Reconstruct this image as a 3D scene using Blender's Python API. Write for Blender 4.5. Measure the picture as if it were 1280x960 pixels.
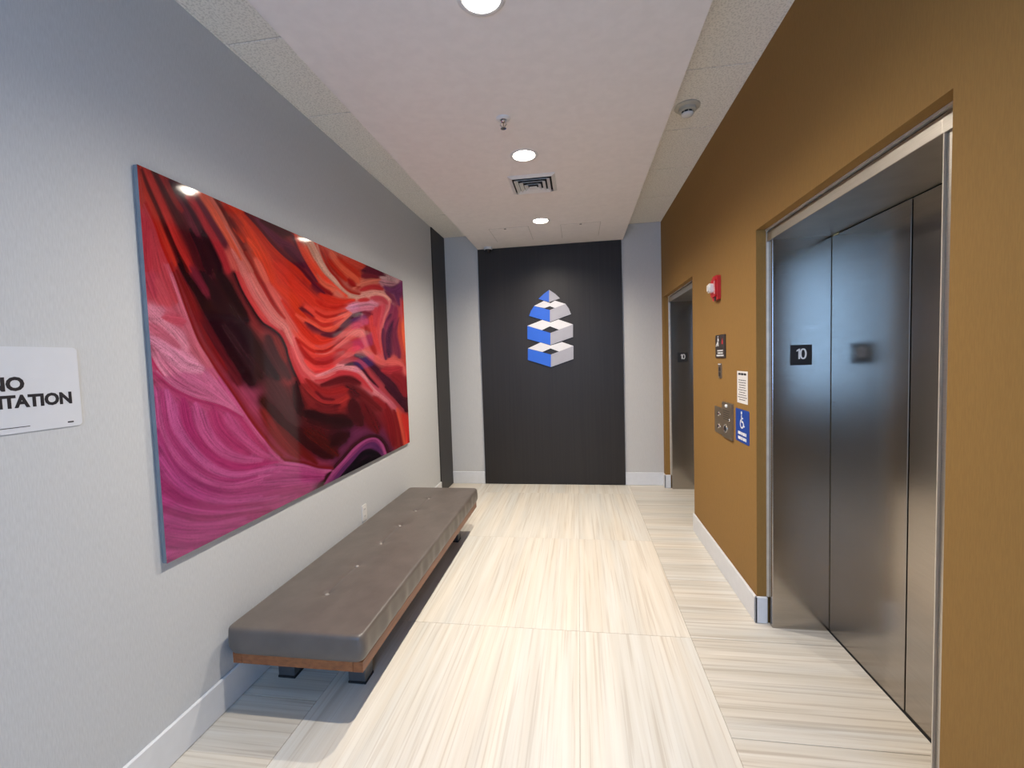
import bpy, bmesh, math, random
import numpy as np
from mathutils import Matrix, Vector

random.seed(7)
for o in list(bpy.data.objects):
    bpy.data.objects.remove(o, do_unlink=True)
SC = bpy.context.scene
COL = SC.collection

# ------------------------------------------------------------------ camera
CAM = dict(f=553.574, yaw=-0.14996, pitch=-0.05335, roll=-0.03191, h=1.5)
def cam_axes():
    cy, sy = math.cos(CAM['yaw']), math.sin(CAM['yaw'])
    cp, sp = math.cos(CAM['pitch']), math.sin(CAM['pitch'])
    fw = Vector((sy*cp, cy*cp, sp)); r = Vector((cy, -sy, 0)); u = r.cross(fw)
    cr, sr = math.cos(CAM['roll']), math.sin(CAM['roll'])
    return fw, cr*r + sr*u, cr*u - sr*r
FW, RT, UP = cam_axes()
cd = bpy.data.cameras.new('camera')
cd.sensor_fit = 'HORIZONTAL'; cd.sensor_width = 36.0
cd.lens = CAM['f']/1280*36.0; cd.clip_start = 0.02
cam = bpy.data.objects.new('camera', cd); COL.objects.link(cam)
m = Matrix.Identity(4)
for i in range(3):
    m[i][0], m[i][1], m[i][2] = RT[i], UP[i], -FW[i]
m[2][3] = CAM['h']
cam.matrix_world = m
SC.camera = cam

# ------------------------------------------------------------------ light
DAY_COL, DAY_STR = (0.30, 0.56, 1.0), 8.0          # sky outside the window behind the camera
LAMP_COL, LAMP_STR, LAMP_WATT = (1.0, 0.905, 0.775), 30.0, 186.0      # recessed downlights
world = bpy.data.worlds.new('sky'); SC.world = world; world.use_nodes = True
wb = world.node_tree.nodes['Background']
wb.inputs[0].default_value = (*DAY_COL, 1); wb.inputs[1].default_value = DAY_STR
# portal in the window behind the camera (guides sampling of the sky, gives off no light itself)
WINX0, WINX1, WINZ0, WINZ1, YN = -1.35, 0.72, 0.85, 2.72, -1.8
pl = bpy.data.lights.new('window_portal', 'AREA'); pl.shape = 'RECTANGLE'
pl.size = WINX1-WINX0; pl.size_y = WINZ1-WINZ0; pl.cycles.is_portal = True
po = bpy.data.objects.new('window_portal', pl); COL.objects.link(po)
po.location = ((WINX0+WINX1)/2, YN-0.12, (WINZ0+WINZ1)/2); po.rotation_euler = (math.radians(90), 0, 0)

vs = SC.view_settings
vs.view_transform = 'Standard'; vs.look = 'None'; vs.gamma = 1.0; vs.use_curve_mapping = False
vs.exposure = 0.0

# ------------------------------------------------------------------ sizes of the place (metres)
XL, XR, D, H, HS = -1.5805, 0.9512, 5.2625, 3.0013, 2.8295
XS1, XS2 = -1.1525, 0.5323
E1 = (1.31, 2.566); E2 = (3.90, 5.156); EH = 2.15
BB_H, BB_T = 0.15, 0.015

# ------------------------------------------------------------------ helpers
def s2l(c):
    return tuple(((v/255)/12.92 if v/255 <= .04045 else (((v/255)+.055)/1.055)**2.4) for v in c)

class MB:
    """collects shapes, builds one mesh object"""
    def __init__(s): s.bm = bmesh.new()
    def box(s, x0, x1, y0, y1, z0, z1, bev=0.0, seg=2):
        r = bmesh.ops.create_cube(s.bm, size=1.0)
        vs_ = r['verts']
        for v in vs_:
            v.co = ((x0+x1)/2+v.co.x*(x1-x0), (y0+y1)/2+v.co.y*(y1-y0), (z0+z1)/2+v.co.z*(z1-z0))
        if bev:
            es = list({e for v in vs_ for e in v.link_edges})
            bmesh.ops.bevel(s.bm, geom=es, offset=bev, segments=seg, profile=.5, affect='EDGES')
        return s
    def prism(s, pts, depth, mat):
        """flat polygon pts (2D) extruded by depth along local z, mapped by 4x4 mat"""
        a = [s.bm.verts.new(mat @ Vector((p[0], p[1], 0))) for p in pts]
        b = [s.bm.verts.new(mat @ Vector((p[0], p[1], depth))) for p in pts]
        n = len(pts)
        s.bm.faces.new(a[::-1]); s.bm.faces.new(b)
        for i in range(n):
            s.bm.faces.new((a[i], a[(i+1) % n], b[(i+1) % n], b[i]))
        return s
    def lathe(s, prof, mat, n=32, closed=False):
        """profile (r, z) spun around local z"""
        rings = []
        for r, z in prof:
            if r < 1e-6:
                rings.append([s.bm.verts.new(mat @ Vector((0, 0, z)))])
            else:
                rings.append([s.bm.verts.new(mat @ Vector((r*math.cos(2*math.pi*k/n), r*math.sin(2*math.pi*k/n), z))) for k in range(n)])
        for A, B in zip(rings, rings[1:]):
            for k in range(n):
                if len(A) == 1 and len(B) == 1: continue
                if len(A) == 1: s.bm.faces.new((A[0], B[k], B[(k+1) % n]))
                elif len(B) == 1: s.bm.faces.new((A[k], B[0], A[(k+1) % n]))
                else: s.bm.faces.new((A[k], B[k], B[(k+1) % n], A[(k+1) % n]))
        return s
    def tube(s, p0, p1, r, n=10):
        p0, p1 = Vector(p0), Vector(p1); d = p1-p0
        mat = Matrix.Translation(p0) @ d.to_track_quat('Z', 'Y').to_matrix().to_4x4()
        return s.lathe([(0, 0), (r, 0), (r, d.length), (0, d.length)], mat, n)
    def build(s, name, mat, parent=None, smooth=None):
        bmesh.ops.recalc_face_normals(s.bm, faces=s.bm.faces[:])
        me = bpy.data.meshes.new(name); s.bm.to_mesh(me); s.bm.free()
        if smooth:
            for p in me.polygons: p.use_smooth = True
            me.set_sharp_from_angle(angle=math.radians(smooth))
        return link(name, me, mat, parent)

def link(name, me, mat, parent=None):
    o = bpy.data.objects.new(name, me); COL.objects.link(o)
    if mat is not None and not me.materials: me.materials.append(mat)
    if parent is not None: put_under(o, parent)
    return o
def put_under(o, parent):
    o.parent = parent
    # keep world placement: parents are unrotated Empties / meshes
    o.matrix_parent_inverse = Matrix.Translation(-Vector(world_loc(parent)))
def world_loc(o):
    return o['_loc'] if '_loc' in o else (0, 0, 0)
ROOTS = []
def thing(name, loc, label, cat, group=None, kind=None):
    o = bpy.data.objects.new(name, None); COL.objects.link(o)
    o.empty_display_size = .05; o.location = loc; o['_loc'] = list(loc)
    ROOTS.append(o)
    return tag(o, label, cat, group, kind)
def tag(o, label=None, cat=None, group=None, kind=None):
    if label: o['label'] = label
    if cat: o['category'] = cat
    if group: o['group'] = group
    if kind: o['kind'] = kind
    return o

def text_mesh(name, body, size, mat, place, parent, depth=.0008, bold=0.0, align='CENTER', sx=1.0):
    cu = bpy.data.curves.new(name, 'FONT'); cu.body = body; cu.size = size
    cu.align_x = align; cu.align_y = 'CENTER'; cu.extrude = depth; cu.offset = bold; cu.resolution_u = 3
    t = bpy.data.objects.new(name+'_tmp', cu); COL.objects.link(t)
    dg = bpy.context.evaluated_depsgraph_get(); dg.update()
    me = bpy.data.meshes.new_from_object(t.evaluated_get(dg))
    bpy.data.objects.remove(t, do_unlink=True); bpy.data.curves.remove(cu)
    me.name = name; me.materials.clear()
    me.transform(place @ Matrix.Diagonal((sx, 1, 1, 1)))
    return link(name, me, mat, parent)
def frame_mat(origin, right, up):
    """local x=right, y=up, z=out of the surface"""
    r, u = Vector(right), Vector(up); n = r.cross(u); M = Matrix.Identity(4)
    for i in range(3):
        M[i][0], M[i][1], M[i][2], M[i][3] = r[i], u[i], n[i], origin[i]
    return M
def on_left(y, z, off=0):   return frame_mat((XL+off, y, z), (0, 1, 0), (0, 0, 1))    # faces +x
def on_right(y, z, off=0):  return frame_mat((XR-off, y, z), (0, -1, 0), (0, 0, 1))   # faces -x
def on_far(x, z, y):        return frame_mat((x, y, z), (1, 0, 0), (0, 0, 1))         # faces -y
def under(x, y, z):         return frame_mat((x, y, z), (1, 0, 0), (0, -1, 0))        # faces down

# ------------------------------------------------------------------ materials
def new_mat(name):
    m = bpy.data.materials.new(name); m.use_nodes = True
    nt = m.node_tree; b = nt.nodes['Principled BSDF']
    return m, nt, b
def N(nt, t, **kw):
    n = nt.nodes.new(t)
    for k, v in kw.items(): setattr(n, k, v)
    return n
def noise_col(nt, b, c0, c1, scale=(1, 1, 1), nscale=5, detail=4, lo=.35, hi=.65, coord='Object', dist=0.0):
    tc = N(nt, 'ShaderNodeTexCoord'); mp = N(nt, 'ShaderNodeMapping'); mp.inputs['Scale'].default_value = scale
    no = N(nt, 'ShaderNodeTexNoise'); no.inputs['Scale'].default_value = nscale; no.inputs['Detail'].default_value = detail
    no.inputs['Distortion'].default_value = dist
    cr = N(nt, 'ShaderNodeValToRGB')
    cr.color_ramp.elements[0].position = lo; cr.color_ramp.elements[0].color = (*c0, 1)
    cr.color_ramp.elements[1].position = hi; cr.color_ramp.elements[1].color = (*c1, 1)
    nt.links.new(tc.outputs[coord], mp.inputs[0]); nt.links.new(mp.outputs[0], no.inputs['Vector'])
    nt.links.new(no.outputs[0], cr.inputs[0]); nt.links.new(cr.outputs[0], b.inputs['Base Color'])
    return no, cr, mp
def bump(nt, b, src, strength=.1, dist=.002):
    bp = N(nt, 'ShaderNodeBump'); bp.inputs['Strength'].default_value = strength; bp.inputs['Distance'].default_value = dist
    nt.links.new(src, bp.inputs['Height']); nt.links.new(bp.outputs[0], b.inputs['Normal'])
def solid(name, c, rough=.5, metal=0.0, var=.06, nscale=20, spec=None, bumps=0.0):
    m, nt, b = new_mat(name)
    c0 = tuple(v*(1-var) for v in c); c1 = tuple(min(1, v*(1+var)) for v in c)
    no, _, _ = noise_col(nt, b, c0, c1, nscale=nscale)
    b.inputs['Roughness'].default_value = rough; b.inputs['Metallic'].default_value = metal
    if spec is not None: b.inputs['Specular IOR Level'].default_value = spec
    if bumps: bump(nt, b, no.outputs[0], bumps)
    return m
def wallpaper(name, c, rough=.75, var=.05):
    """woven vinyl wall covering: fine vertical and horizontal threads"""
    m, nt, b = new_mat(name)
    no, cr, mp = noise_col(nt, b, tuple(v*(1-var) for v in c), tuple(v*(1+var) for v in c), scale=(60, 60, 6), nscale=6, detail=3)
    b.inputs['Roughness'].default_value = rough; b.inputs['Specular IOR Level'].default_value = .25
    bump(nt, b, no.outputs[0], .06, .001)
    return m
def steel(name, c, rough):
    m, nt, b = new_mat(name)
    no, cr, mp = noise_col(nt, b, tuple(v*.93 for v in c), tuple(v*1.05 for v in c), scale=(2, 2, 160), nscale=4, detail=3)
    b.inputs['Metallic'].default_value = 1.0; b.inputs['Roughness'].default_value = rough
    return m
def stone(name, along, k=1.0, c=0.0):
    """cream travertine with long veins running along x or y"""
    m, nt, b = new_mat(name)
    tc = N(nt, 'ShaderNodeTexCoord'); oi = N(nt, 'ShaderNodeObjectInfo')
    off = N(nt, 'ShaderNodeVectorMath', operation='SCALE'); off.inputs[0].default_value = (37, 53, 11)
    nt.links.new(oi.outputs['Random'], off.inputs['Scale'])
    add = N(nt, 'ShaderNodeVectorMath', operation='ADD')
    nt.links.new(tc.outputs['Object'], add.inputs[0]); nt.links.new(off.outputs[0], add.inputs[1])
    def layer(sc, det, lo, hi, c0, c1, dist=.6):
        mp = N(nt, 'ShaderNodeMapping')
        mp.inputs['Scale'].default_value = (sc[0], sc[1], 1) if along == 'y' else (sc[1], sc[0], 1)
        no = N(nt, 'ShaderNodeTexNoise'); no.inputs['Scale'].default_value = 1; no.inputs['Detail'].default_value = det
        no.inputs['Distortion'].default_value = dist
        cr = N(nt, 'ShaderNodeValToRGB')
        cr.color_ramp.elements[0].position = lo; cr.color_ramp.elements[0].color = (*c0, 1)
        cr.color_ramp.elements[1].position = hi; cr.color_ramp.elements[1].color = (*c1, 1)
        nt.links.new(add.outputs[0], mp.inputs[0]); nt.links.new(mp.outputs[0], no.inputs['Vector']); nt.links.new(no.outputs[0], cr.inputs[0])
        return cr, no
    l1, n1 = layer((30, .9), 6, .25, .72, tuple(k*v for v in (.68-c, .625-c, .54-c)), tuple(k*v for v in (.80, .765, .70)), .25)
    l2, n2 = layer((85, 1.3), 4, .34, .47, (.86-c, .83-c, .805-c), (1, 1, 1), .15)
    l3, n3 = layer((7, .5), 3, .35, .65, (.91, .94, .965), (1, .985, .955), .4)
    mx = N(nt, 'ShaderNodeMix', data_type='RGBA', blend_type='MULTIPLY'); mx.inputs['Factor'].default_value = 1
    nt.links.new(l1.outputs[0], mx.inputs['A']); nt.links.new(l2.outputs[0], mx.inputs['B'])
    mx2 = N(nt, 'ShaderNodeMix', data_type='RGBA', blend_type='MULTIPLY'); mx2.inputs['Factor'].default_value = 1
    nt.links.new(mx.outputs['Result'], mx2.inputs['A']); nt.links.new(l3.outputs[0], mx2.inputs['B'])
    nt.links.new(mx2.outputs['Result'], b.inputs['Base Color'])
    b.inputs['Roughness'].default_value = .38; b.inputs['Specular IOR Level'].default_value = .35
    bump(nt, b, n1.outputs[0], .03, .001)
    return m
def wood(name, c0, c1, scale, rough):
    m, nt, b = new_mat(name)
    no, cr, mp = noise_col(nt, b, c0, c1, scale=scale, nscale=1, detail=6, lo=.3, hi=.7, dist=.4)
    b.inputs['Roughness'].default_value = rough
    bump(nt, b, no.outputs[0], .05, .001)
    return m

M = {}
M['wall'] = wallpaper('grey_wallcovering', (.555, .567, .578))
M['brown'] = wallpaper('ochre_wallcovering', (.272, .149, .041))
M['far_wall'] = wallpaper('pale_grey_paint', (.57, .56, .54), var=.03)
M['paint'] = solid('white_ceiling_paint', (.83, .79, .765), .85, var=.02, spec=.2)
M['base'] = solid('white_baseboard_paint', (.72, .735, .755), .4, var=.02)
M['grout'] = solid('grout', (.50, .44, .37), .9)
M['stone_y'] = stone('veined_stone_lengthwise', 'y')
M['stone_x'] = stone('veined_stone_crosswise', 'x', .93, .07)
M['steel'] = steel('brushed_steel', (.43, .395, .355), .2)
M['steel_door'] = steel('brushed_steel_door', (.40, .36, .32), .2)
M['steel_bright'] = steel('polished_steel', (.55, .52, .47), .36)
M['bead'] = solid('champagne_edge_trim', (.62, .56, .47), .4, .3)
M['steel_plate'] = solid('bronze_steel_plate', (.27, .21, .145), .4, .7, nscale=60)
M['chrome'] = solid('chrome', (.75, .75, .75), .18, 1.0)
M['black'] = solid('black', (.012, .012, .014), .6)
M['gap'] = solid('dark_gap', (.01, .01, .01), .8)
M['panel'] = wood('dark_wood_veneer', (.023, .0195, .0175), (.030, .0255, .0225), (60, 60, 1.0), .44)
M['panel'].node_tree.nodes['Principled BSDF'].inputs['Specular IOR Level'].default_value = .3
M['walnut'] = wood('walnut', (.17, .052, .016), (.30, .105, .034), (30, 3, 60), .4)
M['leg'] = solid('grey_metal_leg', (.10, .10, .105), .45, .4)
M['white'] = solid('white_plastic', (.72, .71, .69), .4, var=.02)
M['cream'] = solid('cream_plastic', (.52, .49, .41), .5, var=.03)
M['sign'] = solid('white_sign_sheet', (.66, .68, .72), .3, var=.01)
M['ink'] = solid('black_ink', (.012, .012, .018), .5)
M['red'] = solid('red_plastic', (.55, .02, .025), .35)
M['blue_sign'] = solid('blue_sign_face', (.012, .06, .34), .4)
M['logo_blue'] = solid('logo_blue', (.02, .115, .60), .4, var=.02)
M['logo_grey'] = solid('logo_grey', (.36, .355, .40), .5, var=.02)
M['logo_white'] = solid('logo_white', (.68, .67, .69), .5, var=.02)
M['paper'] = solid('paper', (.72, .70, .68), .7, var=.02)
M['white_ink'] = solid('white_ink', (.8, .8, .8), .5, var=.02)
M['print_back'] = solid('grey_panel_edge', (.20, .215, .23), .4)
M['lens_clear'] = solid('clear_strobe_lens', (.8, .78, .74), .12, var=.05)
M['dark_plaque'] = solid('dark_brown_plaque', (.035, .024, .018), .4)

def leather():
    m, nt, b = new_mat('taupe_leather')
    no, cr, mp = noise_col(nt, b, (.100, .084, .074), (.122, .103, .091), nscale=9, detail=5)
    b.inputs['Roughness'].default_value = .42; b.inputs['Specular IOR Level'].default_value = .6
    tc = N(nt, 'ShaderNodeTexCoord'); n2 = N(nt, 'ShaderNodeTexNoise'); n2.inputs['Scale'].default_value = 14
    mp2 = N(nt, 'ShaderNodeMapping'); mp2.inputs['Scale'].default_value = (1.6, .7, .5)
    nt.links.new(tc.outputs['Object'], mp2.inputs[0]); nt.links.new(mp2.outputs[0], n2.inputs['Vector'])
    bump(nt, b, n2.outputs[0], .25, .006)
    return m
M['leather'] = leather()
M['button'] = solid('leather_button_glint', (.30, .27, .245), .25, spec=.9)  # paler than the cushion leather: the buttons' glints are painted into the colour
def tile_mat():
    m, nt, b = new_mat('mineral_ceiling_tile')
    no, cr, mp = noise_col(nt, b, (.70, .67, .605), (.87, .835, .76), nscale=110, detail=2, lo=.38, hi=.52)
    b.inputs['Roughness'].default_value = .95; b.inputs['Specular IOR Level'].default_value = .1
    bump(nt, b, no.outputs[0], .3, .002)
    return m
M['tile'] = tile_mat()
M['tgrid'] = solid('ceiling_grid', (.46, .44, .40), .7)
def emit(name, col, s):
    m, nt, b = new_mat(name)
    b.inputs['Base Color'].default_value = (*col, 1)
    b.inputs['Emission Color'].default_value = (*col, 1); b.inputs['Emission Strength'].default_value = s
    return m
M['lamp'] = emit('lamp_lens', LAMP_COL, LAMP_STR)
def pane_mat():
    m = bpy.data.materials.new('window_glass'); m.use_nodes = True; nt = m.node_tree; nt.nodes.clear()
    o = N(nt, 'ShaderNodeOutputMaterial'); t = N(nt, 'ShaderNodeBsdfTransparent'); g = N(nt, 'ShaderNodeBsdfGlossy')
    g.inputs['Roughness'].default_value = .02; f = N(nt, 'ShaderNodeFresnel'); f.inputs[0].default_value = 1.3
    x = N(nt, 'ShaderNodeMixShader')
    nt.links.new(f.outputs[0], x.inputs[0]); nt.links.new(t.outputs[0], x.inputs[1]); nt.links.new(g.outputs[0], x.inputs[2])
    nt.links.new(x.outputs[0], o.inputs[0])
    return m
M['glass'] = pane_mat()

# ------------------------------------------------------------------ the room
def struct(name, mb, mat, label=None):
    o = mb.build(name, mat); tag(o, label, None, None, 'structure'); return o

# floor: slab with stone slabs as pieces
ZT = 0.0
floor = struct('floor', MB().box(XL-.1, 1.6, YN, D+.1, -.12, -.004), M['grout'], 'cream veined stone slab floor of the elevator lobby')
G = .0011
ROWS = [-1.394, -.136, 1.124, 2.384, 3.644, 4.902, D]
slab_cache = {}
def slab(x0, x1, y0, y1, mat):
    w, l = round(x1-x0-2*G, 4), round(y1-y0-2*G, 4); key = (w, l, mat.name)
    if key not in slab_cache:
        o = MB().box(-w/2, w/2, -l/2, l/2, -.006, 0, .0008, 1).build('stone_slab', mat, None)
        slab_cache[key] = o.data; first = o
    else:
        first = bpy.data.objects.new('stone_slab', slab_cache[key]); COL.objects.link(first)
    first.location = ((x0+x1)/2, (y0+y1)/2, ZT); first.parent = floor
for y0, y1 in zip([YN]+ROWS, ROWS):
    slab(-1.198, -.028, y0, y1, M['stone_y']); slab(-.028, .557, y0, y1, M['stone_y'])
SROWS = [YN, -1.39, -.76, -.131, .498, 1.127, 1.756, 2.385, 3.014, 3.643, 4.272, 4.901, D]
for y0, y1 in zip(SROWS, SROWS[1:]):
    slab(XL, -1.198, y0, y1, M['stone_x']); slab(.557, 1.33, y0, y1, M['stone_x'])

struct('wall_left', MB().box(XL-.12, XL, YN, D, 0, H), M['wall'], 'grey textured wall behind the canyon picture')
struct('wall_far', MB().box(XL-.12, 1.6, D, D+.1, 0, H), M['far_wall'], 'pale grey end wall around the dark panel')
wr = MB()
T = 1.45
wr.box(XR, T, YN, E1[0], 0, H).box(XR, T, E1[1], E2[0], 0, H).box(XR, T, E2[1], D, 0, H)
wr.box(XR, T, E1[0], E1[1], EH, H).box(XR, T, E2[0], E2[1], EH, H)
struct('wall_right', wr, M['brown'], 'ochre brown wall with two elevator openings')
wn = MB()
wn.box(XL-.12, WINX0, YN-.15, YN, 0, H).box(WINX1, 1.6, YN-.15, YN, 0, H)
wn.box(WINX0, WINX1, YN-.15, YN, 0, WINZ0).box(WINX0, WINX1, YN-.15, YN, WINZ1, H)
struct('wall_near', wn, M['wall'], 'grey wall with a wide window opposite the dark panel')
win = thing('window_1', (WINX0, YN-.1, WINZ0), 'wide window in the grey wall opposite the dark panel', None, kind='structure')
fr = MB(); ft = .05
fr.box(WINX0, WINX0+ft, YN-.12, YN-.05, WINZ0, WINZ1).box(WINX1-ft, WINX1, YN-.12, YN-.05, WINZ0, WINZ1)
fr.box(WINX0+ft, WINX1-ft, YN-.12, YN-.05, WINZ0, WINZ0+ft).box(WINX0+ft, WINX1-ft, YN-.12, YN-.05, WINZ1-ft, WINZ1)
xm = (WINX0+WINX1)/2
fr.box(xm-.02, xm+.02, YN-.12, YN-.05, WINZ0+ft, WINZ1-ft)
fr.build('window_frame', M['steel_bright'], win)
for a, b_ in ((WINX0+ft, xm-.02), (xm+.02, WINX1-ft)):
    MB().box(a, b_, YN-.09, YN-.084, WINZ0+ft, WINZ1-ft).build('pane', M['glass'], win)

# ceiling: grid slab with mineral tiles along both sides, plaster soffit in the middle
ceil_ = struct('ceiling', MB().box(XL-.12, 1.6, YN, D+.1, H+.004, H+.08), M['tgrid'], 'suspended tile ceiling along both walls of the lobby')
JY = [YN, -1.18, -.56, .06, .68, 1.303, 1.924, 2.546, 3.178, 3.80, 4.45, D]
for x0, x1 in ((XL, XS1+.02), (XS2-.02, XR)):
    for y0, y1 in zip(JY, JY[1:]):
        o = MB().box(x0+.002, x1, y0+.003, y1-.003, H, H+.014, .002, 1).build('ceiling_tile', M['tile'], ceil_)
tr = MB()
tr.box(XL, XL+.012, YN, D, H-.003, H+.001).box(XR-.012, XR, YN, D, H-.003, H+.001)
struct('trim_1', tr, M['tile'], 'thin edge angle where tile ceiling meets the side walls')
soff = MB().box(XS1, XS2, YN, D, HS, H+.003)
soffit = struct('ceiling_soffit', soff, M['paint'], 'smooth white dropped ceiling band over the middle of the lobby')
LAMPS = [(-.32, 1.664), (-.318, 2.945), (-.326, 4.333)]
cut = MB()
for x, y in LAMPS:
    cut.lathe([(0, -.05), (.074, -.05), (.074, .062), (0, .062)], Matrix.Translation((x, y, HS)), 40)
cut = cut.build('cutter', M['paint'])
bo = soffit.modifiers.new('holes', 'BOOLEAN'); bo.operation = 'DIFFERENCE'; bo.solver = 'EXACT'; bo.object = cut
dg = bpy.context.evaluated_depsgraph_get()
me = bpy.data.meshes.new_from_object(soffit.evaluated_get(dg))
soffit.modifiers.clear(); soffit.data = me
bpy.data.objects.remove(cut, do_unlink=True)

# baseboards
def bb(mb, x0, x1, y0, y1): return mb.box(x0, x1, y0, y1, 0, BB_H, .004, 1)
struct('baseboard_left', bb(MB(), XL, XL+BB_T, YN, 4.79), M['base'], 'white baseboard under the grey wall and bench')
b = MB(); bb(b, XL+.012, XS1-.012, D-BB_T, D); bb(b, .514, XR, D-BB_T, D)
struct('baseboard_far', b, M['base'], 'white baseboard either side of the dark panel')
b = MB()
bb(b, XR-BB_T, XR, E1[1]-BB_T, E2[0]); bb(b, XR-BB_T, 1.003, E1[1]-BB_T, E1[1])
bb(b, XR-BB_T, XR, E2[1]-BB_T, D-BB_T); bb(b, XR-BB_T, 1.003, E2[1]-BB_T, E2[1])
bb(b, XR-BB_T, XR, YN, E1[0])
struct('baseboard_right', b, M['base'], 'white baseboard under the ochre wall')

# ------------------------------------------------------------------ elevator entrances
def elevator(n, y0, y1, label):
    far, near = y1-.052, y0+.103
    t = thing('door_%d' % n, (1.15, (y0+y1)/2, 0), label, None, kind='structure')
    MB().box(1.011, 1.30, far, y1, 0, EH, .003, 2).build('jamb', M['steel'], t)
    MB().box(1.011, 1.30, y0, near, 0, EH, .003, 2).build('jamb', M['steel_bright'], t)
    MB().box(1.002, 1.30, near, far, 2.083, 2.134, .002, 2).build('header', M['steel_bright'], t)
    MB().box(1.002, 1.011, y0+.008, near, 2.083, 2.134).box(1.002, 1.011, far, y1-.010, 2.083, 2.134).build('header_end', M['steel_bright'], t)
    MB().box(1.03, 1.30, near, far, 2.134, EH).build('header_gap', M['gap'], t)
    MB().box(.996, 1.011, y0+.001, y1-.001, 2.141, 2.149).build('bead', M['bead'], t)
    MB().box(1.000, 1.011, y1-.0075, y1-.001, BB_H, 2.1425).build('bead', M['bead'], t)
    MB().box(1.004, 1.011, near-.004, near, 0, 2.083).build('bead', M['bead'], t)
    ym = (near+far)/2
    MB().box(1.293, 1.318, ym+.003, far-.004, .005, 2.078, .002, 1).build('door_panel', M['steel_door'], t)
    MB().box(1.295, 1.320, near+.002, ym-.003, .005, 2.078, .002, 1).build('door_panel', M['steel_door'], t)
    MB().box(1.335, 1.345, near-.05, far+.02, 0, 2.12).build('shaft_void', M['gap'], t)
    MB().box(1.288, 1.33, near, far, -.003, .002).build('sill', M['gap'], t)
    return far
f1 = elevator(1, *E1, 'brushed steel elevator doorway beside the paper notice and blue sign')
f2 = elevator(2, *E2, 'brushed steel elevator doorway next to the dark end panel')

def number_plate(yj, cx, cz, label):
    t = thing('floor_number_plate', (cx, yj, cz-.053), label, 'number plate', 'floor number plates on the elevator jambs')
    MB().box(cx-.052, cx+.052, yj-.004, yj, cz-.053, cz+.053, .002, 1).build('plate', M['black'], t)
    q = on_far(cx, cz+.006, yj-.004)
    MB().prism([(-.0145, -.027), (-.0065, -.027), (-.0065, .027), (-.0125, .027), (-.0235, .0185), (-.0235, .0115), (-.0145, .0165)], .0012, q).build('numeral', M['white_ink'], t)
    z0 = MB(); n = 28
    E_ = lambda a, b_: [(.0085+a*math.copysign(abs(math.cos(2*math.pi*k/n))**.8, math.cos(2*math.pi*k/n)), b_*math.sin(2*math.pi*k/n)) for k in range(n)]
    o1, i1 = E_(.0165, .028), E_(.0085, .0205)
    for k in range(n): z0.prism([o1[k], o1[(k+1) % n], i1[(k+1) % n], i1[k]], .0012, q)
    z0.build('numeral', M['white_ink'], t)
    return t
number_plate(f1, 1.150, 1.480, 'black plate numbered 10 on the jamb beside the call plates')
number_plate(f2, 1.137, 1.475, 'black plate numbered 10 on the jamb near the end wall')

# ------------------------------------------------------------------ dark panels
panel = MB().box(-1.157, .514, D-.022, D-.002, 0.003, HS-.002, .002, 1).build('feature_panel', M['panel'])
tag(panel, 'tall dark wood panel on the end wall bearing the blue logo', 'panel')
strip = MB().box(XL, XL+.012, 4.79, D-.002, 0.003, H-.004, .002, 1).build('wall_strip', M['panel'])
tag(strip, 'narrow dark wood strip running up the grey wall to the ceiling', 'panel')

# logo: stacked isometric blocks
def pix(p, axis, val):
    v = FW + RT*((p[0]-640)/CAM['f']) - UP*((p[1]-480)/CAM['f'])
    o = Vector((0, 0, CAM['h'])); return o + v*((val-o[axis])/v[axis])
LY = D-.022
logo = thing('wall_logo', (-.32, LY, 1.38), 'blue, grey and white stacked block logo on the dark panel', 'logo')
def logo_face(name, pts, mat, parent, depth=.012):
    q = []
    for a, b_ in pts:
        w = pix((640+a/8, 350+b_/8), 1, LY); q.append((w.x, w.z))
    return MB().prism(q, depth, on_far(0, 0, LY)).build(name, mat, parent)
tiers = [
    dict(blue=[(265, 190), (318, 140), (372, 100), (372, 222)], grey=[(372, 100), (430, 138), (480, 185), (372, 222)], tops=[]),
    dict(blue=[(222, 262), (380, 300), (380, 420), (172, 360), (190, 310)], grey=[(380, 300), (535, 240), (568, 285), (590, 342), (380, 420)],
         tops=[[(222, 260), (320, 210), (385, 233), (378, 262), (325, 282)], [(385, 233), (430, 208), (535, 240), (430, 281), (378, 262)]]),
    dict(blue=[(155, 460), (385, 530), (385, 650), (155, 590)], grey=[(385, 530), (610, 445), (610, 570), (385, 650)],
         tops=[[(155, 459), (305, 400), (385, 425), (380, 463), (300, 502)], [(385, 425), (465, 395), (610, 445), (470, 497), (380, 463)]]),
    dict(blue=[(160, 685), (390, 745), (390, 870), (160, 800)], grey=[(390, 745), (615, 660), (615, 790), (390, 870)],
         tops=[[(160, 684), (285, 625), (385, 655), (385, 684), (305, 720)], [(385, 655), (500, 620), (615, 660), (470, 715), (385, 684)]]),
]
for t_ in tiers:
    g = logo_face('block', t_['blue'], M['logo_blue'], logo)
    logo_face('side_face', t_['grey'], M['logo_grey'], g)
    for tp in t_['tops']: logo_face('top_face', tp, M['logo_white'], g)

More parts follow.
